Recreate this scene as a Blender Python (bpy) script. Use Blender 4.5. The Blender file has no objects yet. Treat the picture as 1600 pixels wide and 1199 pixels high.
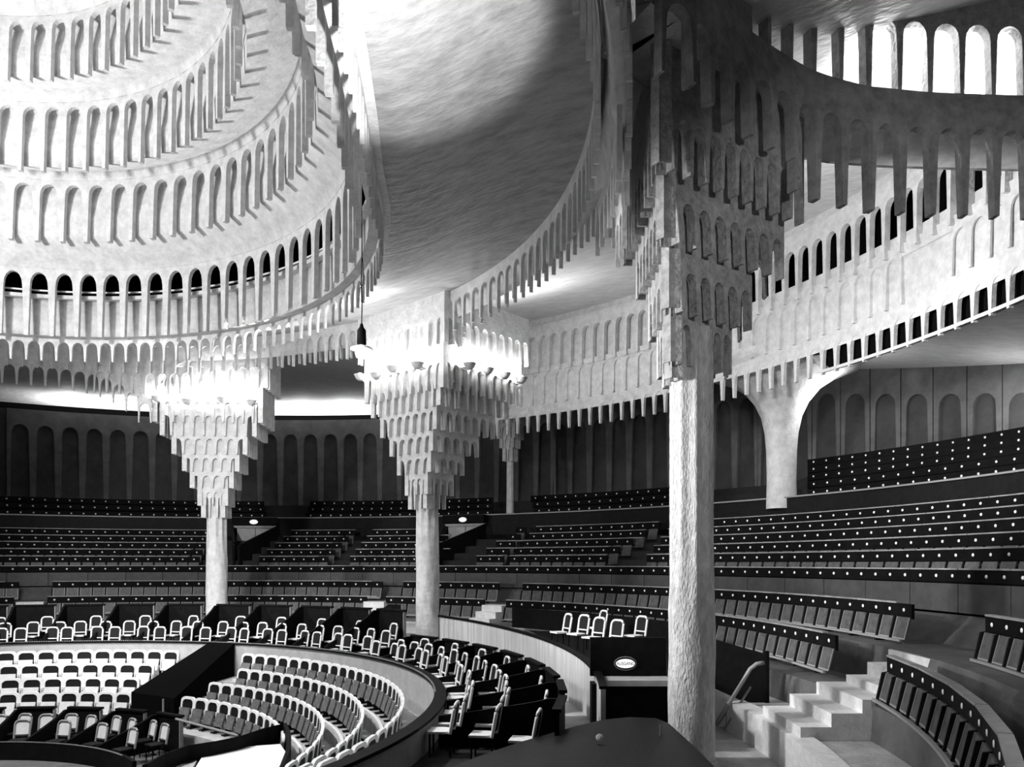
import bpy, math, random
from math import sin, cos, pi, radians, degrees, sqrt, atan2, hypot
from mathutils import Vector, Matrix

# ------------------------------------------------------------------ camera, world, light, exposure
SC = bpy.context.scene
COL = SC.collection
EZ = 5.5                       # eye height above the arena floor (m)
F = 1200.0                     # focal length in pixels of a 1600 px wide frame
HZ = 880.0                     # horizon row in the frame
random.seed(7)

cam_d = bpy.data.cameras.new('camera'); cam = bpy.data.objects.new('camera', cam_d); COL.objects.link(cam)
cam_d.sensor_width = 36.0; cam_d.lens = 36.0*F/1600.0; cam_d.shift_y = (HZ-599.5)/1600.0
cam_d.clip_end = 300
cam.location = (0, 0, EZ); cam.rotation_euler = (pi/2, 0, 0)
SC.camera = cam
SC.view_settings.view_transform = 'Standard'; SC.view_settings.look = 'None'
SC.view_settings.gamma = 1.0; SC.view_settings.use_curve_mapping = False
SC.view_settings.exposure = 0.22

world = bpy.data.worlds.new('world'); SC.world = world; world.use_nodes = True
world.node_tree.nodes['Background'].inputs[0].default_value = (0.5, 0.5, 0.5, 1)
world.node_tree.nodes['Background'].inputs[1].default_value = 0.012

def lamp(name, kind, loc, power, size=0.3, target=None, angle=60, blend=0.5):
    d = bpy.data.lights.new(name, kind); d.energy = power
    if kind == 'AREA': d.shape = 'DISK'; d.size = size
    else: d.shadow_soft_size = size
    if kind == 'SPOT': d.spot_size = radians(angle); d.spot_blend = blend
    o = bpy.data.objects.new(name, d); COL.objects.link(o)
    o.location = (loc[0], loc[1], loc[2]+EZ)
    if target is not None:
        v = Vector((target[0]-loc[0], target[1]-loc[1], target[2]-loc[2]))
        o.rotation_euler = v.to_track_quat('-Z', 'Y').to_euler()
    return o

CX, CY = -14.0, 15.6            # centre of the round hall in plan (camera at 0,0)
# unseen fills added under the dome, throwing light down on the arena
lamp('dome_fill', 'POINT', (CX-2.5, CY+1, 9.2), 3000, 0.5)
lamp('dome_fill', 'POINT', (CX-1, CY-1, 12.6), 400, 0.8)
lamp('arena_fill', 'SPOT', (CX, CY, 13.0), 11000, 0.6, (CX+1, CY+1, -5), 112, 0.4)
lamp('tier_fill', 'SPOT', (-9.0, 12.0, 4.5), 7500, 0.5, (11.0, 25.0, 0.2), 44, 0.5)  # unseen fills added for the seat tiers
lamp('tier_fill', 'SPOT', (-12.0, 12.0, 5.5), 7500, 0.5, (-14.0, 42.0, -1.4), 50, 0.6)
lamp('left_fill', 'SPOT', (-25.0, 19.0, 2.0), 3500, 0.4, (-8.0, 31.0, 0.0), 46, 0.6)  # added spot brightening the far columns from the left
# unseen fill added to light the dome from the arena
lamp('dome_upfill', 'SPOT', (CX-1, CY-2, 0.0), 1500, 1.5, (CX+0.5, CY+7, 11.0), 92, 0.7)
# unseen added spot raking the columns and the seats from the left
lamp('left_fill', 'SPOT', (-15.0, 12.0, 4.0), 11000, 0.5, (3.0, 15.5, 2.5), 34, 0.5)
# unseen fills added to brighten patches of the inner ceiling
lamp('ceiling_fill', 'SPOT', (-1.0, 9.6, 4.6), 1500, 0.15, (-1.6, 11.9, 8.5), 54, 0.35)
lamp('camera_fill', 'SPOT', (4.5, 5.0, 5.5), 900, 0.3, (7.5, 16, 3.5), 72, 0.6)  # added camera-side fill for the faces turned this way
lamp('ceiling_fill', 'POINT', (-4.4, 23.4, 7.3), 200, 0.1)
lamp('ceiling_fill', 'POINT', (-8.0, 25.6, 7.2), 180, 0.1)
# light thrown on the wall of the right ambulatory
lamp('gallery_flood', 'SPOT', (5.0, 17.5, 6.2), 2700, 0.4, (12.0, 24.0, 8.2), 110, 0.7)
for q in ((5.2, 15.7, 10.9), (7.6, 16.5, 10.9), (10.5, 16.8, 10.9)): lamp('niche_lamp', 'POINT', q, 160, 0.15)
# cove lights behind the top edge of the far back wall
for i in range(12):
    a_ = radians(62+i*4.6); lamp('cove_light', 'POINT', (CX+34.6*cos(a_), CY+34.6*sin(a_), 8.9), 420, 0.2)

# ------------------------------------------------------------------ materials
def mat(name, col, rough=0.8, var=0.0, scale=3.0, bump=0.0, bscale=20.0, emit=0.0, spec=0.5, stretch=None, detail=6.0):
    m = bpy.data.materials.new(name); m.use_nodes = True
    nt = m.node_tree; b = nt.nodes['Principled BSDF']
    b.inputs['Roughness'].default_value = rough
    b.inputs['Specular IOR Level'].default_value = spec
    c = (col, col, col, 1) if not isinstance(col, tuple) else col + (1,)
    b.inputs['Base Color'].default_value = c
    tc = nt.nodes.new('ShaderNodeTexCoord'); mp = nt.nodes.new('ShaderNodeMapping')
    g = nt.nodes.new('ShaderNodeNewGeometry')
    nt.links.new(g.outputs['Position'], mp.inputs['Vector'])
    if stretch: mp.inputs['Scale'].default_value = stretch
    if var > 0:
        n = nt.nodes.new('ShaderNodeTexNoise'); n.inputs['Scale'].default_value = scale; n.inputs['Detail'].default_value = detail
        n.inputs['Roughness'].default_value = 0.7
        nt.links.new(mp.outputs[0], n.inputs['Vector'])
        r = nt.nodes.new('ShaderNodeMapRange')
        r.inputs['From Min'].default_value = 0.3; r.inputs['From Max'].default_value = 0.7
        lo, hi = c[0]*(1-var), min(1, c[0]*(1+var))
        r.inputs['To Min'].default_value = lo; r.inputs['To Max'].default_value = hi
        nt.links.new(n.outputs[0], r.inputs['Value'])
        cb = nt.nodes.new('ShaderNodeCombineColor')
        for k in range(3): nt.links.new(r.outputs[0], cb.inputs[k])
        nt.links.new(cb.outputs[0], b.inputs['Base Color'])
    if bump > 0:
        n2 = nt.nodes.new('ShaderNodeTexNoise'); n2.inputs['Scale'].default_value = bscale; n2.inputs['Detail'].default_value = 4
        nt.links.new(mp.outputs[0], n2.inputs['Vector'])
        bp = nt.nodes.new('ShaderNodeBump'); bp.inputs['Strength'].default_value = bump; bp.inputs['Distance'].default_value = 0.05
        nt.links.new(n2.outputs[0], bp.inputs['Height']); nt.links.new(bp.outputs[0], b.inputs['Normal'])
    if emit > 0:
        b.inputs['Emission Color'].default_value = (1, 1, 1, 1); b.inputs['Emission Strength'].default_value = emit
    return m
M = {
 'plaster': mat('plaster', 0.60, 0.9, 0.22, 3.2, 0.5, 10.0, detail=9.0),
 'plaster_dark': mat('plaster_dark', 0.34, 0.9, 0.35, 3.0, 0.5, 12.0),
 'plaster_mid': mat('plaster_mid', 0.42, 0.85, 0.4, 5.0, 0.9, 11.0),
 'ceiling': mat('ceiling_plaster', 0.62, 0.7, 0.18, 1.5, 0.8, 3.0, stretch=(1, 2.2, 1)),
 'ceiling_shade': mat('ceiling_shade', 0.34, 0.7, 0.3, 1.5, 0.8, 3.0, stretch=(1, 2.2, 1)),  # same plaster darkened to paint in the inner ceiling's deep shade
 'column': mat('column_plaster', 0.55, 0.7, 0.35, 9.0, 1.0, 26.0, stretch=(1, 1, 0.35)),
 'back_wall': mat('back_wall', 0.13, 0.9, 0.3, 1.2, 0.3, 8.0),  # plaster kept dark to stand for the unlit back wall
 'niche_shade': mat('niche_shade', 0.06, 0.9, 0.3, 1.2, 0.3, 8.0),  # back wall colour darkened again for the shade inside its niches
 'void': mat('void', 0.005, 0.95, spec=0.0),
 'wood_black': mat('wood_black', 0.006, 0.6, 0.4, 4.0, 0.1, 20, spec=0.06),
 'wood_dark': mat('wood_dark', 0.010, 0.5, 0.4, 5.0, 0.15, 30, spec=0.12),
 'seat': mat('seat_wood', 0.085, 0.45, 0.5, 7.0, 0.2, 30),
 'seat_edge': mat('seat_edge', 0.28, 0.35),
 'cap': mat('rail_cap', 0.30, 0.35, 0.4, 2.0),  # lighter than the rails, painting in overhead light on their tops
 'wood_wall': mat('wood_wall', 0.55, 0.5, 0.35, 3.5, 0.2, 8, stretch=(3, 3, 0.12)),
 'parapet': mat('parapet', 0.42, 0.7, 0.18, 3.0, 0.2, 12),
 'white': mat('white_paint', 0.85, 0.45),
 'plaque': mat('plaque', 0.97, 0.4),
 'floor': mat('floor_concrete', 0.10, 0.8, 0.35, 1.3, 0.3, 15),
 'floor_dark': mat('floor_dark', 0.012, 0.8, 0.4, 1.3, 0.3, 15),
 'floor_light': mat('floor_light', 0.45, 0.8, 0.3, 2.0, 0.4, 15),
 'step': mat('step_stone', 0.75, 0.7, 0.15, 6.0, 0.2, 20),
 'metal': mat('metal', 0.25, 0.35),
 'chair_back': mat('chair_back', 0.010, 0.6, 0.3, 8, spec=0.15),
 'chair_seat_dark': mat('chair_seat_dark', 0.13, 0.45, 0.55, 9),
 'chair_seat_pale': mat('chair_seat_pale', 0.72, 0.6, 0.1, 6),
 'lamp_glow': mat('lamp_glow', 0.9, 0.5, emit=7.0),
 'sign_glow': mat('sign_glow', 0.6, 0.5, emit=0.75),
}

# ------------------------------------------------------------------ helpers
def link(name, data, parent=None, loc=None, rot=None, scale=None):
    o = bpy.data.objects.new(name, data); COL.objects.link(o)
    if parent is not None: o.parent = parent
    if loc is not None: o.location = loc
    if rot is not None: o.rotation_euler = rot
    if scale is not None: o.scale = scale
    return o
def tag(o, label=None, cat=None, group=None, kind=None):
    if label: o['label'] = label
    if cat: o['category'] = cat
    if group: o['group'] = group
    if kind: o['kind'] = kind
    return o
def root(name, label, cat, loc=(0, 0, 0), rz=0, group=None, kind=None):
    o = link(name, None, None, (loc[0], loc[1], loc[2]+EZ), (0, 0, rz)); o.empty_display_size = .1
    return tag(o, label, cat, group, kind)

class MB:
    def __init__(s): s.v = []; s.f = []
    def add(s, vs, fs):
        n = len(s.v); s.v += [tuple(v) for v in vs]; s.f += [tuple(i+n for i in f) for f in fs]; return s
    def box(s, x0, x1, y0, y1, z0, z1):
        vs = [(x0,y0,z0),(x1,y0,z0),(x1,y1,z0),(x0,y1,z0),(x0,y0,z1),(x1,y0,z1),(x1,y1,z1),(x0,y1,z1)]
        return s.add(vs, [(0,3,2,1),(4,5,6,7),(0,1,5,4),(1,2,6,5),(2,3,7,6),(3,0,4,7)])
    def prism(s, poly, a0, a1, axis='y'):
        """poly of 2-D points extruded along an axis"""
        n = len(poly)
        def P(p, a):
            return {'y': (p[0], a, p[1]), 'x': (a, p[0], p[1]), 'z': (p[0], p[1], a)}[axis]
        vs = [P(p, a0) for p in poly]+[P(p, a1) for p in poly]
        fs = [tuple(range(n)), tuple(range(2*n-1, n-1, -1))]+[(i, (i+1) % n, n+(i+1) % n, n+i) for i in range(n)]
        return s.add(vs, fs)
    def tube(s, pts, r, n=6, r1=None):
        rings = []
        for i, p in enumerate(pts):
            p = Vector(p)
            a = Vector(pts[max(i-1, 0)]); b = Vector(pts[min(i+1, len(pts)-1)])
            d = (b-a).normalized()
            u = d.orthogonal().normalized() if abs(d.z) > .9 else Vector((0, 0, 1)).cross(d).normalized()
            w = d.cross(u)
            rr = r if r1 is None else r+(r1-r)*i/(len(pts)-1)
            rings.append([p+rr*(cos(2*pi*k/n)*u+sin(2*pi*k/n)*w) for k in range(n)])
        vs = [v for ring in rings for v in ring]; fs = []
        for i in range(len(pts)-1):
            for k in range(n):
                fs.append((i*n+k, i*n+(k+1) % n, (i+1)*n+(k+1) % n, (i+1)*n+k))
        fs.append(tuple(range(n-1, -1, -1))); m = (len(pts)-1)*n; fs.append(tuple(range(m, m+n)))
        return s.add(vs, fs)
    def revolve(s, prof, n=16, c=(0, 0), a0=0.0, a1=2*pi, wob=None):
        full = abs(a1-a0-2*pi) < 1e-6; m = n if full else n+1
        vs = []
        for (r, z) in prof:
            for k in range(m):
                a = a0+(a1-a0)*k/n; rr = r*(1+(wob(a, z) if wob else 0))
                vs.append((c[0]+rr*cos(a), c[1]+rr*sin(a), z))
        fs = []
        for i in range(len(prof)-1):
            for k in range(n):
                k2 = (k+1) % m
                fs.append((i*m+k, i*m+k2, (i+1)*m+k2, (i+1)*m+k))
        return s.add(vs, fs)
    def mesh(s, name, m, smooth=False):
        me = bpy.data.meshes.new(name); me.from_pydata(s.v, [], s.f); me.materials.append(M[m] if isinstance(m, str) else m)
        if smooth: me.polygons.foreach_set('use_smooth', [True]*len(me.polygons))
        me.update(); return me

# plan curve of a ring of radius R about the hall centre; k stretches the part towards the stage
def rp(R, t, k=1.0):
    a = radians(t); y = R*sin(a)
    if t < 0 and k > 1: return (CX+R*cos(a)-.13*y*k*max(0.0, cos(a)), CY+y*k)
    return (CX+R*cos(a), CY+y)
def tang(R, t, k=1.0):
    a = rp(R, t-.05, k); b = rp(R, t+.05, k)
    return atan2(b[1]-a[1], b[0]-a[0])
def samples(R, t0, t1, spacing, k=1.0):
    """evenly spaced (t) along the curve; returns list of (x, y, rot, t) with local +x along the ring, local +y outwards"""
    N = 1600; ts = [t0+(t1-t0)*i/N for i in range(N+1)]; L = [0]
    p = rp(R, t0, k)
    for t in ts[1:]:
        q = rp(R, t, k); L.append(L[-1]+hypot(q[0]-p[0], q[1]-p[1])); p = q
    n = max(1, round(L[-1]/spacing)); st = L[-1]/n; out = []; j = 0
    for i in range(n):
        d = (i+.5)*st
        while L[j+1] < d: j += 1
        t = ts[j]+(ts[j+1]-ts[j])*(d-L[j])/(L[j+1]-L[j])
        x, y = rp(R, t, k); out.append((x, y, tang(R, t, k)-pi, t))
    return out, st
def th(px, R):
    """angle about the hall centre at which the sight line of pixel column px meets the ring's far side"""
    m = (px-800)/F; a = m*m+1; b = -2*m*CX-2*CY; c = CX*CX+CY*CY-R*R
    Y = (-b+sqrt(max(0, b*b-4*a*c)))/(2*a); X = m*Y
    return degrees(atan2(Y-CY, X-CX))
def strip(prof, t0, t1, n=48, k=1.0, closed=False, fn=None):
    """sweep a profile [(R, z), ...] along the ring; fn(t) may return another profile"""
    mb = MB(); m = None
    for i in range(n+1):
        t = t0+(t1-t0)*i/n; pr = fn(t) if fn else prof; m = len(pr)
        for (R, z) in pr: x, y = rp(R, t, k); mb.v.append((x, y, z+EZ))
    mm = m if closed else m-1
    for i in range(n):
        for j in range(mm):
            j2 = (j+1) % m
            mb.f.append((i*m+j, i*m+j2, (i+1)*m+j2, (i+1)*m+j))
    if closed:
        mb.f.append(tuple(range(m-1, -1, -1))); mb.f.append(tuple(range(n*m, n*m+m)))
    return mb
def words(n):
    a = ['zeroth','first','second','third','fourth','fifth','sixth','seventh','eighth','ninth','tenth','eleventh','twelfth','thirteenth',
         'fourteenth','fifteenth','sixteenth','seventeenth','eighteenth','nineteenth','twentieth']
    if n <= 20: return a[n]
    return {2:'twenty',3:'thirty',4:'forty'}[n//10]+('-'+a[n%10] if n % 10 else '')

# one bay of hanging arcade: an arch between two half pendants; origin at pendant bottom, front at y = 0, outward = +y
def bay_mesh(name, w, H, apex, post, depth, m='plaster', tip=.55, n=8, gothic=1.35):
    ow = (w-post)/2; sp = apex-gothic*ow
    tipx = -w/2+post/2*tip
    pts = [(-w/2, H), (-w/2, 0), (tipx, 0), (-ow, sp)]
    for i in range(1, n): a = pi-pi*i/n; pts.append((ow*cos(a), sp+(apex-sp)*sin(a)**.9))
    pts += [(ow, sp), (-tipx, 0), (w/2, 0), (w/2, H)]
    mb = MB(); mb.prism(pts, 0, depth)
    return mb.mesh(name, m)
def arcade(rt, R, t0, t1, spacing, zb, H, apex, post, depth, k=1.0, name='arch', m='plaster', zfn=None, gothic=1.35, jitter=.0):
    ss, st = samples(R, t0, t1, spacing, k)
    me = bay_mesh(name, st*1.01, H, apex, post, depth, m, gothic=gothic)
    for (x, y, r, t) in ss:
        z = zfn(t) if zfn else zb
        link(name, me, rt, (x, y, z+EZ+random.uniform(-jitter, jitter)), (0, 0, r))
    return len(ss)
tn = [0]
def trim(mb, label, m='plaster', smooth=True, name=None, cat='ceiling band'):
    tn[0] += 1
    o = link(name or 'trim_%d' % tn[0], mb.mesh('band', m, smooth)); tag(o, label, cat, kind='structure'); return o

# ------------------------------------------------------------------ the dome: stacked rings of hanging niches
TA, TB = -75, 150
KD = 2.6
o = trim(strip([(6.5, 15.95), (5.6, 17.2), (3.5, 18.4), (0.05, 18.9)], -75, 285, 60, 1.0), 'smooth plaster crown closing the top of the dome', name='ceiling_crown')
def tier(label, R, zapex, zbot, spacing, post, depth, up, k, zextra=.14, name='arch', gothic=1.35):
    """up = (R, z apex, z bottom) of the next smaller ring above, which hangs in front of this wall"""
    Ru, za, zb_ = up
    o = trim(strip([(R, zapex+zextra), (R-.1, zapex+zextra+.25), (Ru+.26, zb_+.25), (Ru+.24, zb_+.9), (Ru+.42, za-.1), (Ru+.2, za+.1)], TA, TB, 60, k), label)
    arcade(o, R, TA, TB, spacing, zbot, zapex-zbot+zextra, zapex-zbot, post, depth, k, gothic=gothic)
    return o
tier('highest visible dome ring of small hanging niches', 6.5, 15.6, 13.9, .62, .2, .14, (5.2, 17.5, 16.4), 2.0)
tier('third dome ring from the bottom with long hanging niches', 7.9, 13.95, 12.0, .66, .2, .14, (6.5, 15.7, 13.9), 2.3)
tier('second dome ring from the bottom with tall rounded niches', 9.5, 12.35, 10.5, .77, .24, .16, (7.9, 14.05, 12.0), 2.5)
oA = tier('lowest large dome ring with open arches above a ledge', 10.6, 9.85, 7.7, .79, .24, .14, (9.5, 12.45, 10.5), KD, gothic=1.7)
# wall behind the open arches, sill ledge and a black sheet for the shade seen through them
o = trim(strip([(11.2, 7.8), (11.2, 9.1), (11.45, 9.12)], TA, TB, 60, KD), 'plain band of wall under the open dome arches')
arcade(o, 11.15, TA, TB, .47, 7.0, .85, .66, .1, .08, KD, gothic=1.3)
link('sill_ledge', strip([(11.0, 9.12), (11.0, 9.24), (11.3, 9.24), (11.3, 9.12)], TA, TB, 60, KD, True).mesh('ledge', 'plaster', False), o)
link('ledge_rail', strip([(11.12, 9.38), (11.12, 9.43), (11.18, 9.43), (11.18, 9.38)], TA, TB, 60, KD, True).mesh('rail', 'white', False), o)
trim(strip([(11.5, 9.1), (12.6, 9.4), (12.7, 12.2), (9.9, 12.6)], TA, TB, 50, KD), 'black backing sheet for shade behind the open dome arches', 'void')

# ------------------------------------------------------------------ inner ceiling ring and the ring wall that carries the capitals
COLT = [139.5, 94.0, 48.7, -0.6, -50]            # angles of the columns
def arch_z(t):
    """bottom of the fringe along the ring wall: high between the columns, low at them"""
    for a, b in zip(COLT[:-1], COLT[1:]):
        if b <= t <= a:
            d = abs(t-(a+b)/2)/((a-b)/2)
            pk = 7.15 if a > 130 else 8.0
            return pk-(pk-5.75)*d**5
    return 6.0
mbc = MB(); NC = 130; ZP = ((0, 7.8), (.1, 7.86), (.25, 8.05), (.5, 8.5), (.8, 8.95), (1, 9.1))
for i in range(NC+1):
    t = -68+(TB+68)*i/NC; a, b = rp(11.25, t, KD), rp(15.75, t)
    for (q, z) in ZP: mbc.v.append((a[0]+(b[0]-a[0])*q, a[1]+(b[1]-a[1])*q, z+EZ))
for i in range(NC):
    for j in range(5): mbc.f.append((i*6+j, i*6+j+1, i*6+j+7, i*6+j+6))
trim(mbc, 'undulating rough plaster ceiling between dome and ring wall', 'ceiling_shade', name='ceiling_inner')
trim(strip([(10.9, 7.8), (11.4, 7.8)], TA, TB, 70, KD), 'underside of the dome rim', 'plaster')
o = trim(strip([(15.62, 8.85), (15.75, 9.2)], TA, TB, 60), 'ring wall between the columns with a double row of hanging niches', cat='wall', name='wall_ring')
arcade(o, 15.6, TA, TB, .52, 7.75, 1.45, 1.05, .12, .1)
NG = 240
o2 = link('wall_panel', strip(None, TA, TB, NG, fn=lambda t: [(15.8, 9.0), (15.95, 8.3), (16.15, min(8.4, arch_z(t)+.85))]).mesh('panel', 'plaster', True), o)
ss = arcade(o, 16.15, TA, TB, .5, 0, 1.0, .78, .1, .1, zfn=arch_z, gothic=1.3)
o3 = tag(link('wall_ring_niches', None), 'rows of niches on the ring wall close to the columns', 'wall', kind='structure')
for tc in COLT[:4]:
    w = 7.0
    arcade(o3, 15.98, tc-w, tc+w, .48, 6.95, 1.1, .85, .12, .1)

# ------------------------------------------------------------------ outer ceiling and walls
T3 = 63.0
trim(strip([(16.3, 9.0), (18, 9.4), (25, 9.9), (33.6, 10.1), (36.5, 10.0)], T3, 152, 50), 'flat plaster ceiling of the far ambulatory', 'ceiling', name='ceiling_outer_left')
trim(strip([(16.3, 9.3), (18, 9.9), (21, 10.8), (24, 11.6), (26.8, 11.9)], -60, T3, 60), 'rising plaster ceiling of the right ambulatory', 'ceiling', name='ceiling_outer_right')
# gallery wall (ring 3) with three arcades
o = trim(strip([(26.55, 11.4), (26.75, 12.1)], -60, T3, 60), 'tall gallery wall with three rows of niches', cat='wall', name='wall_gallery')
def lp(a, b, x): return a+(b-a)*max(0, min(1, x))
arcade(o, 26.5, -30, T3, .62, 9.25, 2.3, 1.75, .17, .2, gothic=1.3)
link('wall_panel', strip([(26.72, 9.5), (26.72, 9.85), (27.1, 9.87)], -60, 34, 50).mesh('panel', 'plaster'), o)
link('wall_panel', strip([(26.62, 9.25), (26.8, 9.5), (26.8, 11.4)], 34, T3, 50).mesh('panel', 'plaster'), o)
link('shade_backing', strip([(26.9, 9.87), (28.4, 9.9), (28.4, 12.2), (26.7, 12.3)], -60, 36, 40).mesh('panel', 'void'), o)  # black sheet painting in the dark behind the upper openings
link('wall_panel', strip([(26.62, 9.5), (26.7, 9.15)], -60, T3, 60).mesh('panel', 'plaster'), o)
arcade(o, 26.66, 16, T3, .66, 7.75, 1.75, 1.45, .17, .12, gothic=1.2)
arcade(o, 26.66, -30, 12, .66, 7.9, 1.6, 1.2, .17, .06, gothic=1.2)
link('wall_panel', strip([(26.74, 9.5), (26.8, 7.7), (26.86, 7.25)], -60, T3, 60).mesh('panel', 'plaster'), o)
arcade(o, 26.82, -30, T3, .6, 6.45, 1.25, .95, .15, .14, gothic=1.25)
link('ledge', strip([(26.8, 6.5), (26.8, 6.6), (27.2, 6.6)], -50, 24, 50).mesh('panel', 'plaster'), o)
link('shade_backing', strip([(27.15, 6.6), (27.15, 7.7)], -50, 24, 40).mesh('panel', 'void'), o)  # black sheet putting shade into the fringe openings
# low gallery ceiling behind it
def zback(t): return 9.2 if t > 38 else (6.95 if t < 16 else 6.95+(9.2-6.95)*((t-16)/22))
def rback(t): return 33.6 if t > 40 else (37.0 if t < 15 else 37.0-(t-15)/25*3.4)
trim(strip(None, -60, T3+2, 60, fn=lambda t: [(26.85 if t < 25 else 27.0, 6.52 if t < 25 else 7.6), (28.4, 7.3 if t < 25 else 8.2), (30.8, (8.3+zback(t))/2), (rback(t), zback(t))]),
     'vaulted plaster ceiling above the gallery seats', 'ceiling', name='ceiling_gallery')
mb = MB()
for i, (R) in enumerate((26.5, 29, 31.5, 34)):
    x, y = rp(R, T3)
    mb.v += [(x, y, 8.9+EZ), (x, y, 12.5+EZ)]
for i in range(3): mb.f.append((2*i, 2*i+1, 2*i+3, 2*i+2))
trim(mb, 'end wall of the raised gallery ceiling', 'plaster', False, 'wall_end', 'wall')
# back wall with tall blind niches
o = trim(strip(None, -60, 152, 90, fn=lambda t: [(rback(t)+.22, 2.2), (rback(t)+.22, 9.15 if t > 59 else 9.4)]), 'dark back wall of the hall with tall blind niches', 'niche_shade', name='wall_back', cat='wall')
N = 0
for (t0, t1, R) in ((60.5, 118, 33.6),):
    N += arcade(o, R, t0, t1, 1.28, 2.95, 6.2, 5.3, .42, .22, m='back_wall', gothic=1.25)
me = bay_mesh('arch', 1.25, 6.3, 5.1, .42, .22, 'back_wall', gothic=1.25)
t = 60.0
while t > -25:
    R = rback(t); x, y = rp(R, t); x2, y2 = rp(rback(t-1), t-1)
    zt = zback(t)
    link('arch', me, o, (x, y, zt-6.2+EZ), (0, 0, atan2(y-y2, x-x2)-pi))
    t -= degrees(1.25/R)
# outer shell so that no outside light gets in
trim(strip([(38.5, -5.5), (38.5, 14)], -75, 285, 60), 'outer shell wall of the hall', 'void', name='wall_outer', cat='wall')

# ------------------------------------------------------------------ floors and terraces
def rf(R, t):
    """rings near the stage run closer to the arena on the right"""
    if R >= 24.2 or t > 35: return R
    if t < 0 and R < 23.6: R = R*(1+.035*t/25)
    q = 1 if t < 0 else 1-t/35.0
    q = q*q*(3-2*q)
    if R <= 22.3: s = .962
    elif R <= 23.6: s = .975
    else: s = .985
    return R*(1+(s-1)*q)
SROWS = [(22.0, -1.6), (23.5, -.92)]
PROW = (24.35, -.16)
BROWS = [(25.1+.78*k, .33+.38*k) for k in range(5)]
UPAR = (29.2, 2.6)
CROWS = [(30.0+.78*k, 2.95+.42*k) for k in range(8)]
prof = [(8.3, -5.5), (8.3, -5.05), (9.35, -5.05), (9.35, -4.72), (10.25, -4.72), (10.25, -4.38), (11.15, -4.38), (11.15, -4.02), (12.45, -4.02)]
o = tag(link('floor', strip(prof, -75, 285, 90).mesh('floor', 'floor_light')), 'pale stepped floor of the arena stalls', 'floor', kind='structure')
link('floor_arena', strip([(0.05, -5.5), (8.3, -5.5)], -75, 285, 60).mesh('floor', 'floor'), o)
def f_out(t):
    q = max(0, min(1, (52-t)/8.0)); q2 = max(0, min(1, (30-t)/12.0))
    wz = lp(-2.65, -3.62, q); az = lp(-2.65, -4.02, q2); pz_ = lp(-2.6, -3.35, q2); kz = lp(20.6, 19.35, q2)
    p = [(15.12, wz), (16.3, wz), (16.35, min(wz, az)), (kz, min(wz, az)), (kz+.02, pz_), (20.78, pz_)]
    return p
link('floor_walkway', strip(None, -60, 150, 110, fn=f_out).mesh('floor', 'floor_light'), o)
def f_box(t):
    q = max(0, min(1, (52-t)/2.0)); wz = lp(-2.65, -3.62, max(0, min(1, (52-t)/8.0)))
    return [(12.5, -3.45), (15.0, lp(-2.95, -3.45, q)), (15.1, lp(-2.95, -3.45, q)), (15.12, wz)]
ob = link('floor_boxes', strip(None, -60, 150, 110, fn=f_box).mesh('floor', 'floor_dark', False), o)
def f_row(t):
    q2 = max(0, min(1, (30-t)/12.0)); pz_ = lp(-2.6, -3.35, q2)
    return [(20.78, pz_), (20.82, lp(-2.5, -2.68, q2)), (rf(22.65, t), lp(-2.5, -2.65, q2)), (rf(22.7, t), -1.83), (rf(24.1, t), -1.82), (24.4, -1.2)]
link('floor_rows', strip(None, -60, 150, 110, fn=f_row).mesh('floor', 'floor', False), o)
def f_b(t):
    p = [(24.42, -.95)]
    for (R, z) in BROWS: p += [(R-.1, z-.95), (R-.08, z-.6)]
    p += [(UPAR[0], BROWS[-1][1]-.55)]
    return p
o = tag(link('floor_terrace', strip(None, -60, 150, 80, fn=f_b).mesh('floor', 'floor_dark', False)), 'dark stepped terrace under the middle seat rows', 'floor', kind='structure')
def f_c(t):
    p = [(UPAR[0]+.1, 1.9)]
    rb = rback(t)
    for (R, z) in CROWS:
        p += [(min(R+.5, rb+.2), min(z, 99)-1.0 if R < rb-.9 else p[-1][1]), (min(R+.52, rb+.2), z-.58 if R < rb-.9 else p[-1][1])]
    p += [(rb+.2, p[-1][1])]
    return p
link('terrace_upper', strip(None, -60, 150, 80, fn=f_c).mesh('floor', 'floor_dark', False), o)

# stalls parapet
o = trim(strip([(12.42, -4.05), (12.42, -2.9), (12.56, -2.9), (12.56, -3.5)], -70, 150, 100), 'pale curved parapet between stalls and boxes', 'parapet', False, 'wall_parapet', 'wall')
link('parapet_cap', strip([(12.36, -2.9), (12.36, -2.84), (12.62, -2.84), (12.62, -2.9)], -70, 150, 100, closed=True).mesh('cap', 'wood_black'), o)
me = MB().revolve([(.0001, .03), (.02, .02), (.03, 0)], 6).mesh('stud', 'cap')
stud = MB()
for i in range(300):
    t = th(-10, 12.4)-i*.35
    x, y = rp(12.37, t); stud.box(x-.02, x+.02, y-.02, y+.02, -2.84+EZ, -2.815+EZ)
s = link('cap_studs', stud.mesh('studs', 'cap'), o); s['kind'] = 'stuff'

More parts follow.
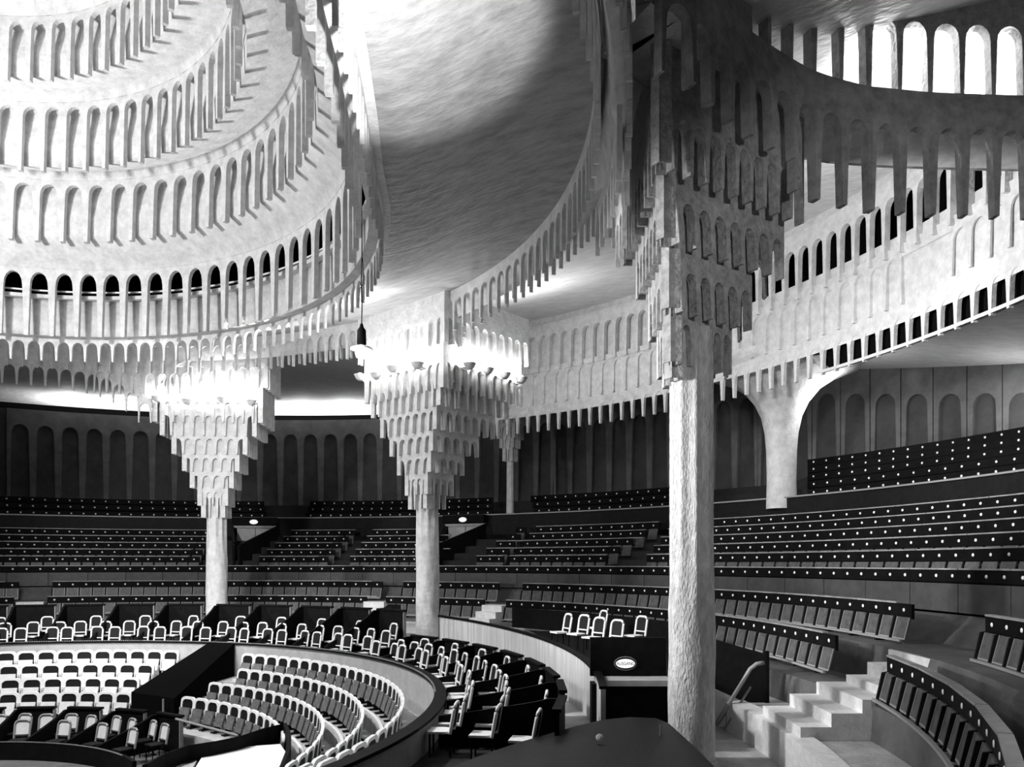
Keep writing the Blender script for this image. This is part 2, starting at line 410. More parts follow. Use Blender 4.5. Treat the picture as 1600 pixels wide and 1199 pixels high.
# ------------------------------------------------------------------ columns with hanging capitals
def fluted(r, z0, z1, nfl=10, amp=.07, zf=None):
    zf = zf if zf is not None else z0
    mb = MB(); n = 60; prof = []; N = 40
    for i in range(N+1):
        z = z0+(z1-z0)*i/N
        prof.append((r, z))
    def wob(a, z):
        q = max(0.0, min(1.0, (z-zf)/1.2))
        return amp*q*(-abs(sin(nfl*a/2))**.6)+.035*(1-q)*(sin(3*a+z*1.7)*.4+sin(7*a-z*2.9)*.3+sin(11*a+z*4.1)*.3)
    return mb.revolve(prof, n, wob=wob)
def capital(rt, tiers, m='plaster', spacing=.42, k=0.0):
    """tiers from the top down: (width, side, zb, za, zt, front)"""
    for (w, s, zb, za, zt, f) in tiers:
        L_ = s+f
        tr = link('capital_tier', MB().prism([(-w/2+.22, -f+.22), (w/2-.22, -f+.22), (w/2-.22-k*L_, s-.05), (-w/2+.22, s-.05)], za+.04, zt, 'z').mesh('tier', m), rt)
        def run(L, place):
            n = max(2, round(L/spacing)) if w > 1.6 else max(2, round(L/.3)); st = L/n
            pw = min(.13, st*.3)
            me = bay_mesh('arch', st, zt-zb, za-zb, pw, .2, m, gothic=1.3)
            for i in range(n): place(me, (i+.5)*st)
        run(w, lambda me, d: link('arch', me, tr, (-w/2+d, -f, zb)))
        q = sqrt(1+k*k); run(L_*q, lambda me, d: link('arch', me, tr, (w/2-k*d/q+.015, -f+d/q-.015, zb), (0, 0, pi/2+math.atan(k))))
        run(s+f, lambda me, d: link('arch', me, tr, (-w/2-.015, s-d-.015, zb), (0, 0, -pi/2)))
TC1 = [(5.0, 1.0, 7.35, 8.2, 9.1, 1.35), (4.5, .9, 5.9, 6.75, 8.2, 1.2), (3.95, .8, 5.35, 6.2, 6.75, 1.1), (3.1, .7, 4.6, 5.25, 6.2, .95), (2.35, .6, 3.9, 4.45, 5.3, .8),
       (1.8, .55, 3.2, 3.72, 4.5, .66), (1.25, .5, 2.45, 3.02, 3.75, .54), (.98, .46, 1.95, 2.85, 3.05, .48)]
TC2 = [(4.6, 3.0, 7.35, 8.2, 9.1, 1.35), (4.2, 2.8, 5.9, 6.75, 8.2, 1.2), (3.7, 2.4, 5.35, 6.2, 6.75, 1.1), (3.0, 2.0, 4.6, 5.25, 6.2, .95), (2.3, 1.5, 3.9, 4.45, 5.3, .8),
       (1.8, 1.0, 3.2, 3.72, 4.5, .66), (1.2, .75, 2.45, 3.02, 3.75, .54), (.98, .46, 1.95, 2.85, 3.05, .48)]
T3_ = [(4.6, 2.3, 6.85, 7.75, 9.3, 1.05), (3.3, 2.0, 5.84, 6.6, 7.8, .85), (2.3, 1.3, 4.75, 5.5, 6.6, .66), (1.5, .9, 3.85, 4.62, 5.5, .55), (1.0, .46, 3.6, 4.5, 4.65, .48)]
def column(label, t, R, zbase, r, tiers, m, zf, spacing=.42, pos=None, mc=None, k=0.0):
    x, y = pos or rp(R, t)
    rt = root('column', label, 'column', (x, y, 0), radians(t-90))
    rt['kind'] = 'thing'
    link('shaft', fluted(r, zbase, tiers[-1][4], 9, .2, zf).mesh('shaft', m, True), rt)
    if zbase > -10: link('base', MB().revolve([(0.01, zbase+.12), (r+.04, zbase+.12), (r+.06, zbase), (.01, zbase)], 24).mesh('base', m), rt)
    capital(rt, tiers, mc or m, spacing, k)
    return rt
pos1 = (-12.85, 34.0)
column('slender white column on the left with a stepped hanging capital', 94.0, 17.5, -2.75, .44, TC1, 'plaster', .2, pos=(-12.84, 33.4))
column('middle white column with a corner-on stepped hanging capital', 48.7, 17.5, -3.62, .42, TC2, 'plaster', .6, pos=(-3.08, 28.0))
column('tall rough bark-like column in the right foreground', -0.6, 17.6, -4.02, .46, T3_, 'column', -.9, pos=(3.6, 15.4), mc='plaster_mid', k=.72)
# far thin column and mushroom column on the upper parapet
FT = [(1.35, .7, 7.5, 8.2, 9.0, .6), (1.1, .55, 6.7, 7.3, 8.2, .48), (.85, .4, 6.2, 6.7, 7.3, .38), (.6, .3, 5.5, 6.2, 6.7, .28)]
t = th(797, 29.5)
column('thin distant column standing on the upper parapet', t, 29.5, 2.3, .2, FT, 'plaster', 3, .26)
t = th(1221, 29.5); x, y = rp(29.5, t)
rt = root('mushroom_column', 'smooth thick column flaring into the gallery ceiling', 'column', (x, y, 0), radians(t-90))
link('shaft', MB().revolve([(.6, 2.2), (.57, 3.4), (.6, 4.6), (.66, 5.3), (.8, 5.95), (1.05, 6.5), (1.5, 7.05), (2.2, 7.5), (3.0, 7.8), (3.0, 8.2)], 40).mesh('shaft', 'plaster', True), rt)

# radial arcade wall running back from the near column to the gallery
def cpt(s, off=0.0):
    P = [(2.35, 12.0), (2.75, 12.2), (3.21, 12.69), (3.74, 13.24), (4.29, 13.77), (4.84, 14.2), (5.4, 14.6), (5.96, 14.96), (6.51, 15.17), (7.16, 15.4), (8.5, 15.6), (10.2, 15.7), (12.6, 15.8)]
    L = [0]
    for a, b in zip(P, P[1:]): L.append(L[-1]+hypot(b[0]-a[0], b[1]-a[1]))
    s = max(0, min(L[-1]-1e-4, s)); j = 0
    while L[j+1] <= s: j += 1
    q = (s-L[j])/(L[j+1]-L[j]); a, b = P[j], P[j+1]
    dx, dy = b[0]-a[0], b[1]-a[1]; l = hypot(dx, dy)
    return (a[0]+dx*q-dy/l*off, a[1]+dy*q+dx/l*off, atan2(dy, dx), L[-1])
Lc = cpt(0)[3]
def cstrip(prof, n=30, s0=0.0, s1=1.0):
    mb = MB(); m = len(prof)
    for i in range(n+1):
        for (off, z) in prof: x, y, r, _ = cpt(Lc*(s0+(s1-s0)*i/n), off); mb.v.append((x, y, z+EZ))
    for i in range(n):
        for j in range(m-1): mb.f.append((i*m+j, i*m+j+1, (i+1)*m+j+1, (i+1)*m+j))
    return mb
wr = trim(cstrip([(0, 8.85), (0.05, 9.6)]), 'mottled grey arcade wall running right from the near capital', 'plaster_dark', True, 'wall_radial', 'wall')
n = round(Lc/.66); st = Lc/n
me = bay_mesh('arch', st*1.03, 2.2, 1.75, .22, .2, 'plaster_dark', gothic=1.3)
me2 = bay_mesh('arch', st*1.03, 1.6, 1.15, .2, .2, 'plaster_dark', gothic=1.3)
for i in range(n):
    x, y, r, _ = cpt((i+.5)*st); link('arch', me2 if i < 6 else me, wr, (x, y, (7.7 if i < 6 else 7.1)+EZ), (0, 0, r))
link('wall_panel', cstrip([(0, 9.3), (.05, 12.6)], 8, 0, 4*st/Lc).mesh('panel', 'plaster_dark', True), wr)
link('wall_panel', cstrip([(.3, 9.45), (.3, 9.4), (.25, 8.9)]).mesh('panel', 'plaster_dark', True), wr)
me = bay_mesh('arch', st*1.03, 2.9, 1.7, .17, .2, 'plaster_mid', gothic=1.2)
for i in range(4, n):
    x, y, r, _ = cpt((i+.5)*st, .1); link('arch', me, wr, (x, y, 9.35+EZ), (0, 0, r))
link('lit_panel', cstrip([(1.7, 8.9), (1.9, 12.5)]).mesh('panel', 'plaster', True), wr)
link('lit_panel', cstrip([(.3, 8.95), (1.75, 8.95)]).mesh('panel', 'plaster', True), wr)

# ------------------------------------------------------------------ bowl uplights at the capitals
bowl_me = MB().revolve([(.02, -.22), (.09, -.2), (.17, -.12), (.21, -.02), (.235, 0), (.2, 0), (.15, -.09), (.02, -.15)], 16).mesh('bowl', 'plaster', True)
glow_me = MB().revolve([(.001, .1), (.06, .08), (.085, 0), (.06, -.08), (.001, -.1)], 10).mesh('bulb', 'lamp_glow', True)
def bowl(cx, cy, rot, lx, ly, z, power, label, arm=(0, .35)):
    c, s = cos(rot), sin(rot); x, y = cx+c*lx-s*ly, cy+s*lx+c*ly
    r_ = root('bowl_lamp', label, 'lamp', (x, y, z), rot, 'bowl uplights at the capitals')
    link('bowl', bowl_me, r_); link('bulb', glow_me, r_, (0, 0, -.02))
    link('bracket', MB().tube([(0, 0, -.15), (arm[0]*.5, arm[1]*.5, -.2), (arm[0], arm[1], -.12)], .025).mesh('bracket', 'plaster'), r_)
    d = bpy.data.lights.new('bulb_light', 'POINT'); d.energy = power; d.shadow_soft_size = .08
    l = link('bulb_light', d, r_, (0, 0, .12))
n_ = 0
for (nm, pos, t, xs, ys, z, pw) in (
    ('left column', (-12.84, 33.4), 94.0, (-1.9, -.7, .7, 1.9), (), 6.85, 80),
    ('middle column', (-3.08, 28.0), 48.7, (-1.8, -.9, 0, 1.3), (-.3, .6, 1.5, 2.4), 6.85, 55)):
    ro = radians(t-90)
    for i, v in enumerate(xs): bowl(pos[0], pos[1], ro, v, -1.65, z-.1*(i % 2), pw, 'plaster bowl lamp, %s from the left on the %s capital front' % (words(i+1), nm))
    for i, v in enumerate(ys): bowl(pos[0], pos[1], ro, 2.45, v, z-.05, pw, 'plaster bowl lamp, %s along the right side of the %s capital' % (words(i+1), nm), (-.35, 0))
bowl(3.6, 15.4, 0, .75, .6, 4.9, 160, 'small round lamp low on the right of the near capital')
bowl(5.9, 27.2, 0, 0, 0, 5.6, 1, 'small bowl lamp below the gallery fringe')

# lights of the far ambulatory (standing behind the capitals on the back ceiling)
for (x, y, z, p) in ((1.0, 30.5, 8.4, 420), (12.4, 30.2, 6.5, 170), (18.5, 28.2, 5.6, 110)):
    lamp('ambulatory_lamp', 'POINT', (x, y, z), p, .2)

# ------------------------------------------------------------------ hanging lamp
hx, hy = (565-800)/F*17.5, 17.5
rt = root('hanging_lamp', 'bare pendant lamp with a flat white shade on a long cord', 'lamp', (hx, hy, 4.85))
link('shade', MB().revolve([(.03, .13), (.1, .1), (.25, .04), (.26, .02), (.2, 0), (.1, .03)], 24).mesh('shade', 'white', True), rt)
link('globe', MB().revolve([(.001, .06), (.12, .03), (.15, -.06), (.12, -.16), (.001, -.21)], 16).mesh('globe', 'lamp_glow', True), rt)
link('fitting', MB().revolve([(.001, .62), (.03, .6), (.05, .52), (.1, .45), (.11, .14), (.001, .12)], 14).mesh('fitting', 'wood_black', True), rt)
link('cord', MB().tube([(0, 0, .6), (.012, 0, 1.1), (-.01, 0, 1.5), (.01, 0, 2.2), (0, 0, 4.3)], .013).mesh('cord', 'wood_black'), rt)
link('cord_loop', MB().tube([(0, 0, 1.1), (-.05, 0, 1.2), (-.03, 0, 1.42), (.03, 0, 1.5), (.05, 0, 1.7), (.02, 0, 2.1)], .009).mesh('cord', 'wood_black'), rt)
d = bpy.data.lights.new('pendant_light', 'POINT'); d.energy = 25; d.shadow_soft_size = .15
link('pendant_light', d, rt, (0, 0, -.35))

# ------------------------------------------------------------------ seat rows
def samples2(Rf, t0, t1, spacing):
    N = 500; ts = [t0+(t1-t0)*i/N for i in range(N+1)]; L = [0]; P = [rp(Rf(t), t) for t in ts]
    for p, q in zip(P, P[1:]): L.append(L[-1]+hypot(q[0]-p[0], q[1]-p[1]))
    n = max(1, round(L[-1]/spacing)); st = L[-1]/n; out = []; j = 0
    for i in range(n):
        d = (i+.5)*st
        while L[j+1] < d: j += 1
        q = (d-L[j])/(L[j+1]-L[j]); p, r = P[j], P[j+1]
        out.append((p[0]+(r[0]-p[0])*q, p[1]+(r[1]-p[1])*q, atan2(r[1]-p[1], r[0]-p[0])-(pi if t1 > t0 else 0), ts[j]))
    return out, st
plaque_me = MB().revolve([(.001, .012), (.035, .01), (.043, 0)], 10)
plaque_me.v = [(x, -z, y) for (x, y, z) in plaque_me.v]; plaque_me = plaque_me.mesh('plaque', 'plaque', True)
# tip-up seat, folded: a tilted panel with a raised rim
def seat_mesh(w, h, m, rim, y0=-.1):
    mb = MB(); mb.prism([(y0-.10, 0), (y0-.06, 0), (y0+.06, h), (y0+.02, h)], -w/2, w/2, 'x')
    me = mb.mesh('seat', m)
    rb = MB(); a = w/2+.012; b = w/2-.015
    for (p, q) in (((y0-.115, -.01), (y0+.005, h)),):
        U = [(-a, -.012), (a, -.012), (a, h), (b, h), (b, .02), (-b, .02), (-b, h), (-a, h)]
        n = len(U)
        rb.v = [(x, y0-.108+.12*z/h, z) for x, z in U]+[(x, y0-.09+.12*z/h, z) for x, z in U]
        rb.f = [tuple(range(n)), tuple(range(2*n-1, n-1, -1))]+[(i, (i+1) % n, n+(i+1) % n, n+i) for i in range(n)]
    return me, rb.mesh('seat_rim', rim)
seatA, rimA = seat_mesh(.49, .48, 'seat', 'seat_edge', -.06)
arm_me = MB().prism([(-.22, -.02), (-.11, .5), (-.02, .52), (-.02, -.02)], -.025, .025, 'x').mesh('armrest', 'wood_dark')
foot_me = MB().box(-.03, .03, -.12, -.04, -.28, .0).box(-.04, .04, -.22, 0, -.3, -.27).mesh('foot', 'wood_black')
cap_me = MB().box(-.88, .88, -.05, .09, 0, .035).mesh('rail_cap', 'cap')
def seat_row(label, R, z, t0, t1, level, group, facing=0, spacing=.58, name='seat_row'):
    Rf = lambda t: rf(R, t)
    zoff = 0
    ss, st = samples2(Rf, t0, t1, spacing)
    o = link(name, strip(None, t0, t1, max(4, int(abs(t1-t0)*1.3)), closed=True, fn=lambda t: [(Rf(t)-.02, z-.28), (Rf(t)-.02, z), (Rf(t)+.05, z), (Rf(t)+.05, z-.34)]).mesh('back_rail', 'wood_black'))
    tag(o, label, 'seat row', group)
    for i, (x, y, r, t) in enumerate(ss):
        c, s = cos(r), sin(r)
        link('plaque', plaque_me, o, (x+s*.032, y-c*.032, z-.14+EZ), (0, 0, r))
        if level >= 1:
            se = link('seat', seatA, o, (x, y, z-.78+EZ), (0, 0, r))
            if level >= 2:
                link('rim', rimA, se)
                xx, yy = x-c*st/2, y-s*st/2
                link('armrest', arm_me, o, (xx, yy, z-.8+EZ), (0, 0, r))
                if i % 2 == 0: link('foot', foot_me, o, (xx, yy, z-.6+EZ), (0, 0, r))
        if level >= 1 and i % 3 == 1:
            link('rail_cap', cap_me, o, (x, y, z+EZ), (0, 0, r), (st*3/1.76*.985, 1, 1))
    if level >= 2:
        link('front_rail', strip(None, t0, t1, max(4, int(abs(t1-t0)*1.3)), closed=True, fn=lambda t: [(Rf(t)-.30, z-.83), (Rf(t)-.30, z-.78), (Rf(t)-.24, z-.78), (Rf(t)-.24, z-.83)]).mesh('front_rail', 'seat_edge'), o)
    return o
XL, XR = -130, 1640
# two rows on the walkway
def segs(R, Rpx):
    return [(th(a, R) if a is not None else None, th(b, R) if b is not None else None) for a, b in Rpx]
g = 'front bench rows above the walkway'
for (R, z, lst, nm) in ((22.0, -1.6, [(XL, 22), (74, 573), (603, 757), (791, 1322)], 'front'), (23.5, -.92, [(XL, 30), (82, 598), (630, 780), (817, 1440)], 'second')):
    for i, (a, b) in enumerate(lst):
        ta, tb = th(a, R), th(b, R)
        if b > 1300: tb = {22.0: 3.6, 23.5: 3.6}[R]
        where = ['at the far left edge', 'behind the left column', 'beside the middle column', 'curving towards the near column and beyond'][i]
        seat_row('%s bench row of dark tip-up seats, %s' % (nm, where), R, z, ta, tb, 2, g)
seat_row('dark bench row curving out of the bottom right corner', 22.0, -1.75, -3.4, -29, 2, g)
seat_row('dark bench row at the right edge behind the corner row', 23.5, -.98, -3.6, -24, 2, g)
# parapet row
o = seat_row('long numbered rail above a pale panelled parapet', PROW[0], PROW[1], th(XL, 24.35), -24, 0, None)
ss, st = samples2(lambda t: 24.35, th(XL, 24.35), -20, 1.75)
pm = MB().box(-.5, .5, -.06, .0, 0, .66).mesh('panel', mat('parapet_panel', .06, .5, .3, 3.0))
for (x, y, r, t) in ss:
    link('parapet_panel', pm, o, (x, y, PROW[1]-.98+EZ), (0, 0, r), (st*.985, 1, 1))
    link('rail_cap', cap_me, o, (x, y, PROW[1]+EZ), (0, 0, r), (st/1.76*.985, 1.4, 1))
# middle tier
g = 'middle tier bench rows'
LB = [('left of the first exit', (-130, -130), (312, 330)), ('between the first exit and the aisle', (405, 455), (513, 555)), ('between the aisle and the second exit', (547, 582), (686, 690)),
      ('short piece right of the second exit', (745, 806), (787, 822)), ('between the second exit and the right aisle', (796, 838), (948, 1030)), ('sweeping right behind the near column', (1011, 1055), (1640, 1640))]
for k, (R, z) in enumerate(BROWS):
    q = k/4
    for i, (nm, a, b) in enumerate(LB):
        ta, tb = th(a[0]+(a[1]-a[0])*q, R), th(b[0]+(b[1]-b[0])*q, R)
        if b[0] > 1600: tb -= 2
        seat_row('%s row up of the middle tier, %s' % (words(k+1), nm), R, z, ta, tb, 1, g)
# upper parapet
o = trim(strip([(29.2, 1.55), (29.2, 2.6), (29.35, 2.6), (29.35, 1.6)], -60, 150, 80), 'plain dark parapet of the upper tier', 'wood_dark', False, 'wall_parapet_upper', 'wall')
link('parapet_cap', strip([(29.12, 2.6), (29.12, 2.66), (29.42, 2.66), (29.42, 2.6)], -60, 150, 80, closed=True).mesh('cap', 'seat_edge'), o)
g = 'upper tier bench rows'
LC = [('left', (-130, -130), (418, 400)), ('centre', (478, 500), (770, 770)), ('right of centre', (835, 815), (1095, 1140)), ('far right', (1262, 1262), (1640, 1640))]
for k, (R, z) in enumerate(CROWS):
    for i, (nm, a, b) in enumerate(LC):
        q = k/7; ta, tb = th(a[0]+(a[1]-a[0])*q, R), th(b[0]+(b[1]-b[0])*q, R)
        if b[0] > 1600: tb -= 2
        if R > rback((ta+tb)/2)-.5 and not (i == 2 and k < 6): continue
        if R > rback(ta)-(.6 if ta < 60 else 1.5): continue
        seat_row('%s row up of the upper tier, %s block' % (words(k+1), nm), R, z, ta, tb, 0, g, spacing=.62)

# aisle steps (pale treads)
def aisle_steps(px, label, r0=20.9, n=3, w=1.1, z0=-2.6, dz=.26, dr=.42, rsh=1.0):
    t = th(px, 22.0) if px < 2000 else px-3000
    x, y = rp(rf(r0, t), t)
    rt = root('aisle_steps', label, 'steps', (x, y, 0), radians(t-90))
    for k in range(n): link('step', MB().box(-w/2, w/2, k*dr, n*dr+.3, z0+k*dz, z0+(k+1)*dz).mesh('step', 'step'), rt)
    return rt
aisle_steps(48, 'pale aisle steps between the front rows at the far left')
aisle_steps(588, 'pale aisle steps left of the middle column')
aisle_steps(774, 'pale aisle steps right of the middle column')
aisle_steps(3000-.2, 'bright stone steps beside the corner bench at the right', 20.2, 3, 2.2, -3.35, .26, .58)
aisle_steps(3000-.4, 'pale stone steps at the right between the upper bench ends', 22.0, 3, 2.0, -2.66, .27, .45)

# exits in the middle tier
for (px, nm) in ((399, 'left'), (727, 'middle')):
    t = th(px, 28.9); x, y = rp(28.9, t)
    rt = root('exit_portal', 'pale double exit door in a dark funnel behind the %s column' % nm, 'doorway', (x, y, 0), radians(t-90))
    for sx in (-1, 1): link('door', MB().box(sx*.02, sx*1.05, 0, .06, .2, 2.05).mesh('door', 'parapet'), rt)
    link('lintel', MB().box(-1.2, 1.2, -.12, .05, 2.03, 2.15).mesh('lintel', 'parapet'), rt)
    for sx in (-1, 1):
        vs = [(sx*1.2, -.1, -.8), (sx*.08, -3.4, -.8), (sx*1.2, -.1, 2.12), (sx*.08, -3.4, .95)]
        w_ = MB(); w_.add([(a, b, c) for a, b, c in vs]+[(a+sx*.1, b, c) for a, b, c in vs], [(0,1,3,2),(4,5,7,6),(2,3,7,6),(0,1,5,4),(1,3,7,5),(0,2,6,4)])
        link('wing_wall', w_.mesh('wing_wall', 'wood_black'), rt)
    link('canopy', MB().box(-1.25, 1.25, -.3, .2, 2.2, 2.62).mesh('canopy', 'wood_black'), rt)
    b = MB().revolve([(.001, .05), (.15, .04), (.24, 0), (.001, -.02)], 16); b.v = [(x, -.32-z, y*.55+2.36) for x, y, z in b.v]
    link('sign_lamp', b.mesh('sign_lamp', 'sign_glow', True), rt)

# ------------------------------------------------------------------ stalls chairs
def arch_outline(w, z0, z1, r, n=5):
    pts = [(-w/2, z0)]
    for i in range(n+1): a = pi-pi/2*i/n; pts.append((-w/2+r+r*cos(a), z1-r+r*sin(a)))
    for i in range(n+1): a = pi/2-pi/2*i/n; pts.append((w/2-r+r*cos(a), z1-r+r*sin(a)))
    pts.append((w/2, z0)); return pts
fo = arch_outline(.53, .52, .92, .13); fi = arch_outline(.41, .52, .85, .12)
def band_mesh(fo, fi, y0, y1, tilt, name, m):
    mb = MB(); n = len(fo)
    for (yy) in (y0, y1):
        for P in (fo, fi):
            for (x, z) in P: mb.v.append((x, yy+(z-.4)*tilt, z))
    for i in range(n-1):
        mb.f.append((i, i+1, n+i+1, n+i)); mb.f.append((2*n+i, 3*n+i, 3*n+i+1, 2*n+i+1))
        mb.f.append((i, 2*n+i, 2*n+i+1, i+1)); mb.f.append((n+i, n+i+1, 3*n+i+1, 3*n+i))
    return mb.mesh(name, m)
fr_me = band_mesh(fo, fi, -.03, .04, .12, 'frame', 'white')
mbk = MB(); mbk.prism([(x*.98, z if z > .53 else .4) for x, z in fi], 0, .03)
mbk.v = [(x, y+(z-.4)*.12, z) for x, y, z in mbk.v]; bk_me = mbk.mesh('backrest', 'chair_back')
def cs(m): return MB().prism([(-.20, .24), (-.15, .22), (-.03, .6), (-.08, .62)], -.19, .19, 'x').mesh('seat', m)
cs_d, cs_lit = cs('chair_seat_dark'), cs('chair_seat_pale')  # paler copy puts the light on the left stalls seats into colour
ca_me = MB().prism([(-.25, .22), (-.222, .22), (-.222, .25), (.222, .25), (.222, .22), (.25, .22), (.25, .6), (.225, .6), (.225, .28), (-.225, .28), (-.225, .6), (-.25, .6)], -.06, .03)
ca_me = ca_me.mesh('side_bar', 'white')
lg_me = MB().box(-.02, .02, -.06, .02, .02, .3).box(-.02, .02, -.2, .16, 0, .03).mesh('leg', 'wood_black')
def stall_chair(x, y, z, r, st, pale, label, group):
    rt = root('stall_chair', label, 'chair', (x, y, z), r, group)
    rt.scale = (st/.53, 1, 1)
    link('frame', fr_me, rt); link('backrest', bk_me, rt, (0, .0, 0)); link('seat', cs_lit if pale else cs_d, rt)
    link('side_bar', ca_me, rt)
    for sx in (-1, 1): link('leg', lg_me, rt, (sx*.2, 0, 0))
SR = [(11.6, -4.0), (10.7, -4.36), (9.8, -4.7), (8.9, -5.03)]
LS = [(-75, 279, 377), (-75, 240, 370), (-75, 217, 325), (-75, 205, 282)]
for k, (R, z) in enumerate(SR):
    x0, x1, x2 = LS[k]; rn = ['back', 'third', 'second', 'front'][k]
    ss, st = samples(R, th(x1, R), th(x0, R), .62)
    for i, (x, y, r, t) in enumerate(ss):
        stall_chair(x, y, z, t and radians(t-90), st, True, 'white-framed chair with seat coloured as lit, %s from the right end, %s row, left stalls' % (words(i+1), rn), 'left stalls chairs')
    t1 = [-22, -24, -27, th(452, 8.9)][k]
    ss, st = samples(R, t1, th(x2, R), .56)
    ss = ss[::-1]
    for i, (x, y, r, t) in enumerate(ss):
        stall_chair(x, y, z, radians(t-90), st, False, 'white-framed chair with dark seat, %s from the left, %s row, right stalls' % (words(i+1), rn), 'right stalls chairs')
    # white foot rail of the row
    if k < 3:
        if k == 2: t1 = -8
        o = link('seat_rail', strip([(R-.42, z+.0), (R-.42, z+.1), (R-.34, z+.1), (R-.34, z)], t1, th(x2, R), 40, closed=True).mesh('rail', 'white'))
        tag(o, 'white rail along the edge of the %s stalls step' % rn, 'rail', 'white step rails')

# dark entrance tunnel between the two stall blocks
mb = MB()
tL0, tL1 = th(326, 12.35), th(205, 8.7); tR0, tR1 = th(366, 12.35), th(272, 8.7)
def pz(R, t, z): x, y = rp(R, t); return (x, y, z+EZ)
A = [pz(12.35, tL0, -2.86), pz(8.7, tL1, -4.05), pz(8.7, tR1, -4.15), pz(12.35, tR0, -2.86)]
B = [pz(12.35, tL0, -5.5), pz(8.7, tL1, -5.5), pz(8.7, tR1, -5.5), pz(12.35, tR0, -5.5)]
mb.add(A+B, [(0,1,2,3),(0,4,5,1),(1,5,6,2),(2,6,7,3),(3,7,4,0)])
o = tag(link('entrance_tunnel', mb.mesh('tunnel', 'void')), 'black sloping entrance tunnel between the two stalls blocks', 'enclosure')
x, y = rp(8.5, th(255, 8.5))
rt = root('barrier_post', 'thin pale post in front of the black entrance tunnel', 'post', (x, y, -5.5))
link('rod', MB().tube([(0, 0, 0), (0, 0, 1.35)], .03).mesh('rod', 'seat_edge'), rt); link('foot', MB().revolve([(.001, .04), (.12, .03), (.13, 0)], 12).mesh('foot', 'metal'), rt)

# ------------------------------------------------------------------ boxes with bentwood chairs
bcf = MB()
bp = [(-.2, .05, .42)]+[(x, .05+(z-.42)*.18, z) for x, z in arch_outline(.4, .45, .95, .12)]+[(.2, .05, .42)]
bcf.tube(bp, .032, 6); bcf.tube([(-.2, .06, .55), (.2, .06, .55)], .02, 5); bcf = bcf.mesh('frame', 'white', True)
bcb = MB().prism([(x*.9, z) for x, z in arch_outline(.4, .5, .93, .12)], 0, .02); bcb.v = [(x, y+.055+(z-.42)*.18, z) for x, y, z in bcb.v]; bcb = bcb.mesh('backrest', 'chair_back')
bcs = MB().prism(arch_outline(.42, -.36, .04, .14), .42, .46, 'z').mesh('seat', 'white')
bcl = MB().tube([(0, 0, 0), (0, .0, .43)], .018, 5).mesh('leg', 'wood_black')
nchair = [0]
bcf2 = bcf.copy(); bcf2.materials.clear(); bcf2.materials.append(M['seat_edge'])  # dimmer chair copies, painting in the shade over the arena-side boxes
bcs2 = bcs.copy(); bcs2.materials.clear(); bcs2.materials.append(M['chair_back'])
bcb2 = bcb.copy(); bcb2.materials.clear(); bcb2.materials.append(M['chair_seat_pale'])
def box_chair(x, y, z, r, label, group='chairs in the boxes', dim=False):
    rt = root('box_chair', label, 'chair', (x, y, z), r, group)
    link('frame', bcf2 if dim else bcf, rt); link('backrest', bcb2 if dim else bcb, rt); link('seat', bcs2 if dim else bcs, rt)
    for (a, b) in ((-.17, .05), (.17, .05), (-.17, -.32), (.17, -.32)): link('leg', bcl, rt, (a, b, 0))
caps = [(-100,), (-22, ), (55,), (133,), (213,), (289,), (366,), (431,), (496,), (557,), (612,), (663,), (712,), (758,), (800,), (836,), (862,)]
part_names = {}
def partition(t, label, R0=12.66, R1=15.0, zf=-2.8, zb=-1.68, w=1.35, m='wood_black', zfl0=-3.6, zfl1=-3.0, plain=False):
    """radial wall on the left plus a back wall on its right"""
    ang = radians(t-90); x, y = rp(R1, t)
    rt = root('box_partition', label, 'partition', (x, y, 0), ang, 'partitions between the boxes')
    L = R1-R0; prof = [(0, zb), (-.25, zb)]
    for i in range(1, 9):
        q = i/8; prof.append((-.25-(L-.25)*q, zb+(zf-zb)*(q**.85)))
    prof += [(-L, zfl0), (0, zfl0)]
    link('side_wall', MB().prism(prof, -w/2-.04, -w/2+.04, 'x').mesh('side_wall', m), rt)
    link('back_wall', MB().box(-w/2, w/2, -.05, .03, zfl0, zb).mesh('back_wall', m), rt)
    link('top_cap', MB().box(-w/2-.06, w/2+.06, -.09, .07, zb, zb+.06).mesh('top_cap', 'wood_black'), rt)
    if not plain: link('edge_strip', MB().box(w/2, w/2+.03, -.07, .05, zfl0, zb-.02).mesh('edge', 'seat_edge'), rt)
    return rt
ts = [th(c[0], 15.0) for c in caps]
tl = ts[-1]
for k in range(1, 3): ts.append(tl-7.4*k)
places = [(0, 13.0, 'front left'), (.2, 13.8, 'middle'), (.5, 14.55, 'back'), (1.02, 13.05, 'front right'), (1.1, 13.75, 'right rear')]
for i, t in enumerate(ts):
    nm = 'the %s box from the left' % words(i+1)
    low = i >= 11
    if low: partition(t, 'black curved partition closing the left of %s' % nm, zf=-2.88, zb=-2.5, w=1.3, zfl0=-3.5, zfl1=-3.5, plain=i >= len(caps)-1)
    else: partition(t, 'black curved partition closing the left of %s' % nm)
    for (dv, R, w_) in places:
        if dv > 1 and i < len(ts)-1 and abs(ts[i+1]-t)*pi/180*13 < 1.45: dv = .8
        tt = t-degrees(dv/R); x, y = rp(R, tt)
        if x > -2.6 and y < 12.9: continue
        zf = -3.45 if low else -3.45+(R-12.5)*.2
        box_chair(x, y, zf, radians(tt-90)+random.uniform(-.12, .12), 'white bentwood chair, %s seat of %s' % (w_, nm))
